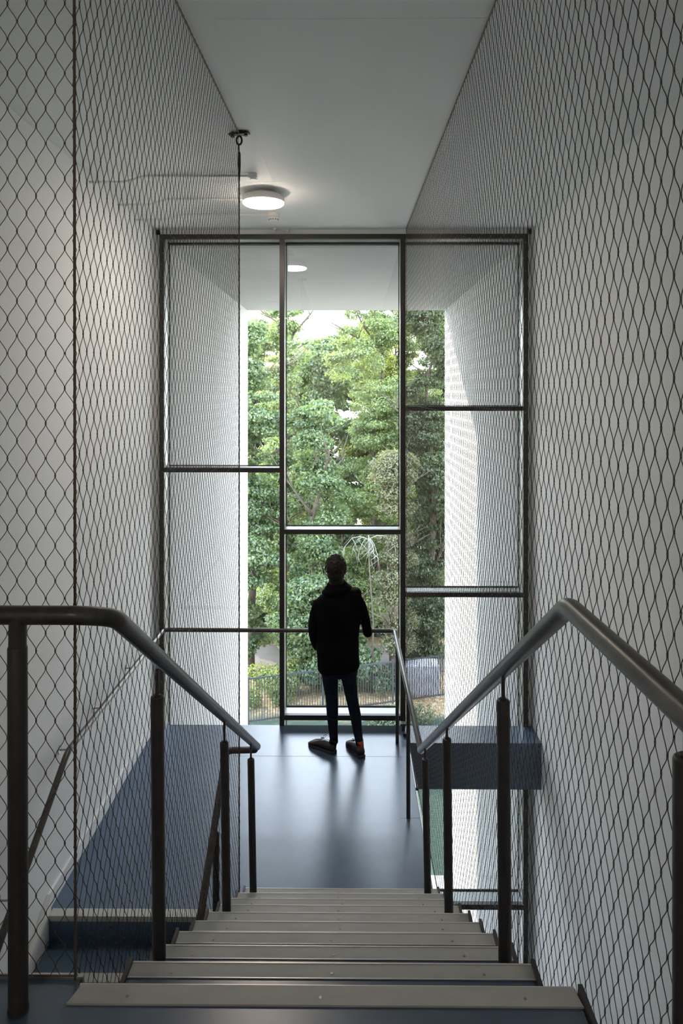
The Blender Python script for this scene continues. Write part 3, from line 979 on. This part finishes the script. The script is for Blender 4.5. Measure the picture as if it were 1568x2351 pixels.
def tree(label, u, Y, hw_px, v_top, v_bot, m, n_clumps, leaf_n, size, group=None, shape='round', trunk=True, bark='bark', rk=1.0, category='tree', name='tree'):
    base = at(u, 1665, Y); base.z = ZB
    root = empty(name, base)
    tag(root, label, category, group)
    top = at(u, v_top, Y).z; bot = max(-5.1, at(u, v_bot, Y).z)
    hw_ = hw_px * Y / F
    H = top - bot
    cl = []
    lobes = []
    nl_ = max(7, int(H / 1.0) + 4)
    for i in range(nl_):
        t = (i + random.uniform(0.2, 0.8)) / nl_
        w = hw_ * (0.55 + 0.45 * math.sin(math.pi * min(1, 0.10 + t * 0.92))) if shape == 'round' else hw_ * (1.05 - 0.72 * t)
        a = random.uniform(0, 2 * math.pi)
        off = w * random.uniform(0.15, 0.62)
        lr_ = max(min(0.5, hw_ * 0.45), w * random.uniform(0.45, 0.75))
        zc_ = min(bot + H * t, top - lr_ * 0.55)
        lobes.append((base.x + off * math.cos(a), Y + min(off, 1.2) * math.sin(a), zc_, lr_))
    lobes.append((base.x, Y, top - 0.45, 0.5)); lobes.append((base.x, Y, bot + H * 0.5, w * 0.8))
    wsum = sum(l_[3] ** 2 for l_ in lobes)
    for lx, ly, lz, lr_ in lobes:
        for k_ in range(max(4, int(n_clumps * lr_ ** 2 / wsum))):
            d = rng.normal(size=3); d /= np.linalg.norm(d)
            if d[1] > 0.6: d[1] *= -1
            cr = random.uniform(0.20, 0.42) * rk
            q_ = random.uniform(0.55, 1.05)
            cl.append(((lx + d[0] * lr_ * q_, ly + d[1] * lr_ * q_, lz + d[2] * lr_ * 0.85 * q_), (cr * 1.35, cr * 1.1, cr * random.uniform(0.35, 0.6)), leaf_n))
    leaves('foliage', root, cl, m, size)
    if trunk:
        mb = MB()
        pts = [Vector((base.x, Y, ZB - 0.05))]
        for i in range(1, 9):
            pts.append(Vector((base.x + random.uniform(-.12, .12) * i / 3, Y + random.uniform(-.1, .1), ZB + (top - ZB - 0.4) * i / 8)))
        mb.tube(pts, [0.15, .13, .115, .10, .085, .07, .05, .035, .02], 10)
        for i in range(10):
            k = random.randint(2, 7)
            a = random.uniform(0, 2 * math.pi)
            branchy(root, mb, pts[k], (math.cos(a), math.sin(a) * .7, random.uniform(.2, .8)), hw_ * 0.8 + 0.4, 0.045, 1)
        mb.build('trunk', M[bark], root, smooth=True)
    rebase(root)
    return root

G = 'trees beyond the fence'
tree('green maple standing at the left edge of the view through the window', 575, 21.5, 105, 735, 1510, M['leaf_maple'], 230, 420, 0.085, G)
tree('slender light-topped tree between the left maple and the gap of sky', 655, 24.0, 75, 640, 1500, M['leaf_light'], 170, 400, 0.08, G, shape='cone')
tree('tall pale green tree filling the right half of the middle pane', 866, 25.0, 140, 560, 1490, M['leaf_light'], 420, 420, 0.07, G)
tree('bushy maple low in the middle of the view behind the person', 725, 21.2, 115, 930, 1530, M['leaf_maple'], 220, 420, 0.085, G, shape='cone')
tree('dark green tree seen through the net in the right pane', 990, 22.3, 105, 640, 1540, M['leaf_dark'], 260, 400, 0.08, G)
tree('weeping olive-brown tree in front of the right side of the middle pane', 906, 20.6, 38, 1040, 1500, M['leaf_olive'], 120, 420, 0.055, G, shape='cone')
tree('yellow-green tree glowing in sun at the right jamb of the middle pane', 925, 25.5, 60, 600, 1300, M['leaf_yellow'], 90, 300, 0.085, G)
for u, Y, w_, vt, mm, lab in ((510, 29, 120, 760, 'leaf_dark', 'dark tree deep behind the left maple'),
                         (640, 31, 100, 740, 'leaf_light', 'green tree deep behind the slender light tree'),
                         (745, 28, 110, 775, 'leaf_maple', 'dark green tree deep behind the lowest point of the tree line'),
                         (870, 31, 110, 740, 'leaf_yellow', 'sunlit tree deep behind the tall pale tree'),
                         (1010, 30, 120, 700, 'leaf_maple', 'green tree deep behind the dark tree of the right pane')):
    tree(lab, u, Y, w_, vt, 1560, M[mm], 300, 380, 0.11, G, rk=1.35)
for u, Y, w_, vt, mm, lab in ((575, 26.5, 110, 1330, 'leaf_dark', 'dense dark undergrowth below the left maple'),
                         (700, 26.2, 110, 1300, 'leaf_maple', 'dense undergrowth beyond the path left of the person'),
                         (850, 26.4, 120, 1320, 'leaf_dark', 'dense dark undergrowth beyond the path right of the person'),
                         (1000, 26.5, 120, 1300, 'leaf_dark', 'dense undergrowth beyond the path in the right pane')):
    tree(lab, u, Y, w_, vt, 1552, M[mm], 260, 380, 0.09, 'undergrowth beyond the path', rk=1.2, name='shrub', category='shrub', trunk=False)
# bare pale branches above the weeping tree
bb = empty('bare_tree', at(835, 1665, 20.2)); bb.location.z = ZB
tag(bb, 'small bare tree with pale drooping branches beside the weeping tree', 'tree')
mb = MB()
c0 = at(845, 1238, 20.2)
mb.tube([Vector((c0.x + 0.1, 20.2, ZB)), Vector((c0.x + 0.15, 20.2, -3.4)), Vector((c0.x + 0.05, 20.2, -2.0)), c0], [0.030, 0.026, 0.020, 0.014], 8)
mb.build('trunk', M['bark'], bb, smooth=True)
mb = MB()
for i in range(9):
    a = random.uniform(-1.5, 1.5)
    L = random.uniform(0.3, 1.0)
    e1 = c0 + Vector((math.sin(a) * L * .7, random.uniform(-.2, .2), random.uniform(-0.12, 0.16) - abs(a) * .08))
    e2 = e1 + Vector((math.sin(a) * L * .35, random.uniform(-.1, .1), -0.28))
    e3 = e2 + Vector((math.sin(a) * .08, 0, -0.35))
    mb.tube([c0, (c0 + e1) / 2 + Vector((0, 0, .06)), e1, e2, e3], [0.012, 0.010, 0.008, 0.006, 0.003], 5)
    for t_ in (e1, e2):
        mb.tube([t_, t_ + Vector((random.uniform(-.2, .2), 0, -.15)), t_ + Vector((random.uniform(-.25, .25), 0, -.4))], [0.008, 0.006, 0.003], 4)
mb.build('branches', M['pale_bark'], bb, smooth=True)
rebase(bb)
# hedges behind and beside the fence
def bush(label, u, Y, w_, h_, m, n, size=0.06, zb=ZB):
    c = at(u, 1600, Y)
    cl = []
    for i in range(n):
        cl.append(((c.x + random.uniform(-w_, w_), Y + random.uniform(-.3, .3), zb + random.uniform(.1, h_)), (0.32, 0.3, 0.26), 420))
    o = leaves('bush', None, cl, m, size)
    o.data.transform(Matrix.Translation((-c.x, -Y, -zb)))
    o.location = (c.x, Y, zb)
    tag(o, label, 'bush', 'garden bushes')
    return o
bush('bright green bush behind the fence at the left pane', 600, 19.6, 0.85, 0.75, M['leaf_yellow'], 14)
bush('small sunlit bush behind the fence beside the left mullion', 672, 20.1, 0.40, 0.9, M['leaf_yellow'], 8)
bush('dark shrub behind the fence just right of the person', 868, 20.3, 0.65, 0.85, M['leaf_dark'], 10)
bush('low green shrub in front of the fence at the right mullion', 925, 18.2, 0.6, 0.25, M['leaf_dark'], 10)
# fence
fe = empty('fence', (0, 18.6, ZB))
tag(fe, 'grey vertical bar fence crossing the garden behind the window', 'fence')
fa, fb = Vector((-8.0, 14.2, 0)), Vector((8.0, 19.2, 0))
A_ = at(570, 1557, 18.2); B_ = at(900, 1515, 19.4)
dv = (B_ - A_); dv.z = 0; dv.normalize()
FT, FBt = A_.z, ZB + 0.02
nb = 8
for b_ in range(-2, 4):
    o0 = A_ + dv * (b_ * 2.0)
    m_ = MB()
    for i in range(1, 28):
        p_ = o0 + dv * (i * 2.0 / 28)
        m_.box(p_.x - 0.009, p_.x + 0.009, p_.y - 0.009, p_.y + 0.009, FBt + 0.06, FT - 0.01)
    m_.build('bar_panel', M['fence'], fe)
    p_ = o0
    MB().box(p_.x - 0.028, p_.x + 0.028, p_.y - 0.028, p_.y + 0.028, ZB - 0.05, FT + 0.03).build('fence_post', M['fence'], fe)
    for z in (FT - 0.02, FBt + 0.10):
        MB().obox(o0 + dv * 1.0 + Vector((0, 0, z - o0.z)), dv, Vector((-dv.y, dv.x, 0)), (0, 0, 1), 1.0, 0.016, 0.018).build('fence_rail', M['fence'], fe)
rebase(fe)
# low block
cbk = at(975, 1566, 20.2)
tag(MB().box(cbk.x - 0.62, cbk.x + 0.42, 20.1, 20.7, ZB - 0.02, -4.60).build('concrete_block', M['concrete'], bevel=0.02), 'low grey block standing on the grass beyond the right pane', 'block')


# ------------------------------------------------------------------ the person
YP = 6.27
S_ = YP / F
def P(u, v, dy=0.0):
    q = at(u, v, YP + 0.0)
    return Vector((q.x, YP + dy, q.z))
per = empty('person', (P(780, 1734).x, YP, 0.0))
tag(per, 'person seen from behind in black jacket and dark jeans, right hand on the rail', 'person')
sk_ = MB()
# head, neck
hc = P(771, 1304)
sk_.ball(hc + Vector((0, 0.01, 0.0)), (0.074, 0.095, 0.105), n=24, m=16)
sk_.ball(hc + Vector((0, 0.055, -0.06)), (0.052, 0.058, 0.062), n=20, m=12)       # jaw
sk_.tube([hc + Vector((0, 0.098, -0.005)), hc + Vector((0, 0.118, -0.03)), hc + Vector((0, 0.112, -0.042))], [0.007, 0.012, 0.010], 10, round_ends=True)   # nose
sk_.tube([hc + Vector((-0.022, 0.104, -0.068)), hc + Vector((0, 0.112, -0.067)), hc + Vector((0.022, 0.104, -0.068))], 0.006, 8, round_ends=True)          # lips
for sx in (-1, 1):
    sk_.ball(hc + Vector((sx * 0.078, 0.008, -0.014)), (0.010, 0.017, 0.031), n=14, m=10)   # ears
    sk_.ball(hc + Vector((sx * 0.032, 0.088, 0.018)), (0.017, 0.012, 0.007), n=12, m=8)     # brow
neck = P(773, 1336)
sk_.tube([hc + Vector((0, -0.015, -0.05)), neck + Vector((0, -0.005, 0)), P(774, 1362)], [0.055, 0.054, 0.066], 18)
# torso, hips
def ring(uL, uR, v, dep, dy=0.0, n=32, tilt=0.0, sq=0.75):
    a, b = P(uL, v, dy), P(uR, v, dy)
    c = (a + b) / 2; rx = (b - a).length / 2
    out = []
    for i in range(n):
        t = 2 * math.pi * i / n
        cx_, sy_ = math.cos(t), math.sin(t)
        out.append(Vector((c.x + rx * math.copysign(abs(cx_) ** sq, cx_), c.y + dep * math.copysign(abs(sy_) ** 0.9, sy_), c.z + tilt * cx_)))
    return out
sk_.rings([ring(760, 790, 1350, .055), ring(742, 810, 1364, .075, tilt=.02), ring(732, 819, 1380, .090, tilt=.03), ring(734, 816, 1410, .100, tilt=.01), ring(738, 812, 1440, .092), ring(740, 812, 1470, .088), ring(742, 816, 1505, .095), ring(745, 814, 1535, .092), ring(752, 806, 1548, .07)])
# legs
LL = [(758, 1540, .080), (758, 1562, .072), (761.5, 1605, .056), (763, 1642, .052), (764.5, 1676, .042), (766, 1705, .034), (768, 1716, .028)]
LR = [(799, 1540, .078), (802, 1562, .066), (808, 1605, .054), (816, 1642, .050), (821, 1676, .041), (826, 1705, .033), (828, 1726, .031)]
knee_dy = [0, 0.01, 0.03, 0.015, -0.005, -0.02, -0.02]
kl = [0, 0.01, 0.03, 0.02, 0.015, 0.03, 0.05]
sk_.tube([P(u, v, d) for (u, v, r), d in zip(LL, kl)], [r * .74 for _, _, r in LL], 14, round_ends=True)
sk_.tube([P(u, v, d - .02) for (u, v, r), d in zip(LR, knee_dy)], [r * .82 for _, _, r in LR], 14, round_ends=True)
# left arm into the pocket; right arm to the rail
lsh, lel, lha = P(729, 1382), P(721, 1444, -0.03), P(728, 1487, 0.06)
rsh, rel, rwr = P(820, 1366), P(844, 1451, -0.02), Vector((at(846, 1440, 6.57).x, 6.57, ZR + 0.050))
sk_.tube([lsh, (lsh + lel) / 2, lel], [0.038, 0.036, 0.034], 12, round_ends=True)
sk_.tube([lel, (lel + lha) / 2, lha], [0.037, 0.034, 0.026], 12, round_ends=True)
sk_.tube([rsh + Vector((-.02, 0, -.02)), (rsh + rel) / 2 + Vector((-.006, 0, 0)), rel], [0.038, 0.034, 0.032], 12, round_ends=True)
sk_.tube([rel, rel * .5 + rwr * .5, rwr], [0.032, 0.030, 0.024], 12, round_ends=True)
# hands: palm and five separate bent fingers
def hand(mb, wrist, fwd, down, side, curl):
    """fwd = towards fingers, down = palm side, side = towards the thumb."""
    fwd, down, side = fwd.normalized(), down.normalized(), side.normalized()
    pc = wrist + fwd * 0.045
    for k_ in range(4):
        o_ = side * (0.030 - 0.020 * k_)
        mb.tube([wrist + o_ * 0.5, wrist + fwd * 0.04 + o_ * 0.9, wrist + fwd * (0.088 - 0.004 * abs(k_ - 1)) + o_], [0.012, 0.0125, 0.0105], 10, round_ends=True)
        Lf = (0.070, 0.078, 0.073, 0.058)[k_]
        p_ = wrist + fwd * (0.088 - 0.004 * abs(k_ - 1)) + o_
        ang = 0.0; seq = [p_]
        for j_, part in enumerate((0.42, 0.32, 0.26)):
            ang += curl * (0.6, 1.0, 0.8)[j_]
            p_ = p_ + (fwd * math.cos(ang) + down * math.sin(ang)) * Lf * part
            seq.append(p_)
        mb.tube(seq, [0.0092, 0.0088, 0.0080, 0.0070], 10, round_ends=True)
    t0 = wrist + fwd * 0.025 + side * 0.022
    t1 = t0 + fwd * 0.028 + side * 0.026 + down * 0.012
    t2 = t1 + fwd * 0.020 + side * 0.008 + down * 0.022
    mb.tube([t0, t1, t2], [0.0125, 0.0105, 0.0085], 10, round_ends=True)
hand(sk_, rwr + Vector((0, 0.012, -0.004)), Vector((-0.10, 1, -0.12)), Vector((0, -0.15, -1)), Vector((-1, -0.1, 0)), 0.75)
hand(sk_, lha, Vector((0.25, 0.35, -1)), Vector((1, 0, 0.2)), Vector((0.1, 1, 0.2)), 0.35)
body = sk_.build('body', M['skin'], per, smooth=True, remesh=0.0045, sm_iter=3)
for sx in (-1, 1):
    MB().ball(hc + Vector((sx * 0.031, 0.088, 0.005)), 0.0115, n=14, m=10).ball(hc + Vector((sx * 0.031, 0.0985, 0.005)), (0.0045, 0.002, 0.0045), 1, n=10, m=6).build('eye', [M['white_eye'], M['gasket']], per, smooth=True)
# hair: tousled mass plus locks
hm = MB()
hm.ball(hc + Vector((0, -0.012, 0.014)), (0.093, 0.102, 0.104), n=24, m=16)
hm.ball(hc + Vector((0.0, -0.045, -0.050)), (0.078, 0.056, 0.062), n=20, m=12)
hm.ball(hc + Vector((0.004, -0.042, -0.105)), (0.067, 0.040, 0.058), n=16, m=10)
rr_ = random.Random(3)
for i in range(230):
    a = rr_.uniform(0, 2 * math.pi); e = rr_.uniform(-1.0, 1.5)
    d = Vector((math.cos(e) * math.cos(a), math.cos(e) * math.sin(a), math.sin(e)))
    if d.y > 0.55 and d.z < 0.35: continue
    p0 = hc + Vector((0, -0.010, 0.015)) + Vector((d.x * 0.091, d.y * 0.099, d.z * 0.102))
    if e < -0.4: p0 = p0 + Vector((-d.x * 0.02, 0, -0.01))
    tn = Vector((-d.y, d.x, 0)) * rr_.uniform(-1, 1) + Vector((0, 0, -1)) * rr_.uniform(0.2, 1.0)
    tn.normalize()
    p1 = p0 + tn * 0.016 + d * rr_.uniform(0.000, 0.006)
    p2 = p1 + tn * 0.014 - d * 0.003
    hm.tube([p0 - tn * 0.012, p0 + d * 0.002, p1, p2], [0.003, 0.0075, 0.006, 0.002], 6)
hm.build('hair', M['hair'], per, smooth=True, remesh=0.0035, sm_iter=1)

# jacket: torso loft, sleeves, collar
jk = MB()
tl = 10 * S_      # right shoulder sits higher than the left
rings_ = [ring(758, 792, 1346, 0.070, -0.005, tilt=0.004), ring(744, 806, 1355, 0.090, 0, tilt=tl * .5), ring(727, 824, 1362.5, 0.104, 0, tilt=tl * 1.25), ring(720, 830, 1371, 0.116, 0, tilt=tl * 1.25),
          ring(722, 829, 1390, 0.128, 0, tilt=tl * .8), ring(723, 828, 1412, 0.134, 0, tilt=tl * .4), ring(725, 826, 1438, 0.130, 0), ring(726, 824, 1462, 0.124, 0), ring(726, 824, 1488, 0.126, 0), ring(728, 825, 1512, 0.132, 0),
          ring(729, 826, 1530, 0.136, 0, tilt=0.016), ring(733, 824, 1537, 0.134, 0, tilt=0.018)]
jk.rings(rings_)
jk.ball(P(733, 1381), (0.055, 0.07, 0.030)).ball(P(816, 1362), (0.055, 0.07, 0.030))
jk.tube([P(731, 1384), P(723, 1410, -.01), P(719.5, 1446, -.035), P(722, 1468, 0.0), P(728, 1488, 0.04)], [0.046, 0.049, 0.0455, 0.042, 0.038], 16, round_ends=True)
jk.tube([P(817, 1367), P(829, 1390, -.005), P(838, 1420, -.012), rel + Vector((0, 0, 0.0))], [0.044, 0.046, 0.044, 0.040], 16, round_ends=True)
jk.tube([rel, rel * .55 + rwr * .45, rel * .15 + rwr * .85], [0.041, 0.038, 0.033], 16, round_ends=True)
# back vent flap and side pocket flap
jk.tube([P(797, 1488, -0.123), P(798, 1512, -0.130), P(799, 1537, -0.134)], [0.003, 0.005, 0.007], 8)
jo = jk.build('jacket', M['jacket'], per, smooth=True, remesh=0.006, sm_iter=4)
cl_ = MB()
n = 28
def cring(pts_c, rx, ry, z, tilt=0.0, dz=0.0):
    return [Vector((pts_c.x + rx * math.cos(2 * math.pi * i / n), pts_c.y + ry * math.sin(2 * math.pi * i / n), z + tilt * math.cos(2 * math.pi * i / n) + dz * math.sin(2 * math.pi * i / n))) for i in range(n)]
c0_ = P(773, 1340)
zc = c0_.z
cl_.rings([cring(c0_, 0.060, 0.064, zc + 0.026, 0.004, 0.016), cring(c0_, 0.072, 0.078, zc + 0.022, 0.006, 0.014),
           cring(c0_, 0.104, 0.100, zc - 0.024, 0.016, 0.012), cring(c0_, 0.136, 0.120, zc - 0.052, 0.026, 0.008),
           cring(c0_, 0.124, 0.106, zc - 0.062, 0.026, 0.008), cring(c0_, 0.052, 0.056, zc - 0.02, 0.01, 0.012)])
cl_.build('collar', M['jacket'], jo, smooth=True)
# jeans
jn = MB()
jn.rings([ring(741, 816, 1500, 0.105), ring(736, 822, 1525, 0.118), ring(735.5, 821, 1540, 0.116), ring(738, 820, 1550, 0.10)])
jn.tube([P(u, v, d) for (u, v, r), d in zip(LL[:6], kl)], [r for _, _, r in LL[:6]], 20)
jn.tube([P(u, v, d - .02) for (u, v, r), d in zip(LR[:6], knee_dy)], [r for _, _, r in LR[:6]], 20)
for (u, v, w_) in ((762, 1598, .058), (761, 1612, .056), (807, 1600, .056), (809, 1616, .054), (763, 1650, .0525), (765, 1700, .036)):
    c_ = P(u, v, 0.02 if v < 1640 else 0.0)
    jn.tube([c_ + Vector((w_ * .8 * math.cos(t), w_ * .8 * math.sin(t), 0.008 * math.sin(2 * t))) for t in np.linspace(0, 5.9, 18)], 0.009, 6)
jn.build('jeans', M['jeans'], per, smooth=True, remesh=0.006, sm_iter=3)
# shoes
def shoe(heel, toe, label=None):
    heel = Vector(heel); toe = Vector(toe)
    d = (toe - heel); L = 0.285; d.normalize(); s = Vector((d.y, -d.x, 0)); up = Vector((0, 0, 1))
    prof = [(0.0, .028, .082), (0.03, .038, .094), (0.10, .040, .098), (0.16, .042, .084), (0.20, .047, .068), (0.24, .048, .056), (0.272, .036, .036), (0.285, .018, .026)]
    rings = []
    for x_, w_, h_ in prof:
        c = heel + d * x_
        rings.append([c + s * w_ * math.copysign(abs(math.cos(t)) ** 0.8, math.cos(t)) + up * (0.022 + (h_ - 0.022) * 0.5 * (1 + math.sin(t))) for t in [2 * math.pi * i / 20 for i in range(20)]])
    o = MB().rings(rings).build('shoe', M['shoe'], per, smooth=True)
    so = []
    ol = [(-.008, .024), (0.0, .034), (0.05, .039), (0.14, .036), (0.22, .049), (0.265, .042), (0.292, .020)]
    poly = [heel + d * x_ + s * w_ for x_, w_ in ol] + [heel + d * x_ - s * w_ for x_, w_ in reversed(ol)]
    MB().prism_z([(p_.x, p_.y) for p_ in poly], 0.0, 0.026).build('sole', M['sole'], o, bevel=0.004)
    # laces with a bow
    lm = MB()
    for k_ in range(4):
        c = heel + d * (0.135 + 0.022 * k_) + up * (0.098 - 0.010 * k_)
        lm.tube([c - s * 0.022 - up * .006, c + up * 0.002, c + s * 0.022 - up * .006], 0.0022, 6)
    c = heel + d * 0.125 + up * 0.102
    for sg in (-1, 1):
        lp = [c + s * sg * (0.030 * (1 - math.cos(t)) / 2 * 1.2) + d * 0.010 * math.sin(t) + up * (0.020 * math.sin(t / 2)) for t in np.linspace(0, 2 * math.pi * 0.97, 14)]
        lm.tube(lp, 0.002, 6)
    lm.build('laces', M['lace'], o, smooth=True)
    return o
def gp_(u, v):
    t = ZC / ((v - CY) / F)
    return Vector(((u - PX) / F * t - math.sin(PSI) * t, t, 0))
lh = gp_(768, 1731); lt = gp_(722, 1713)
rh = gp_(831, 1741); rt = gp_(806, 1713)
shoe(lh, lt); shoe(rh, rt)
an_ = P(826.5, 1705, -0.04)
MB().tube([P(825.5, 1694, -0.04), P(826.5, 1708, -0.035), Vector((rh.x + (rt - rh).normalized().x * .05, rh.y + (rt - rh).normalized().y * .05, 0.05))], [0.034, 0.034, 0.030], 18).build('sock', M['sock'], per, smooth=True)
MB().tube([P(766, 1685, 0.022), P(767, 1705, 0.03), Vector((lh.x + (lt - lh).normalized().x * .05, lh.y + (lt - lh).normalized().y * .05, 0.05))], [0.036, 0.0375, 0.034], 18).build('sock', M['jacket'], per, smooth=True)
rebase(per)
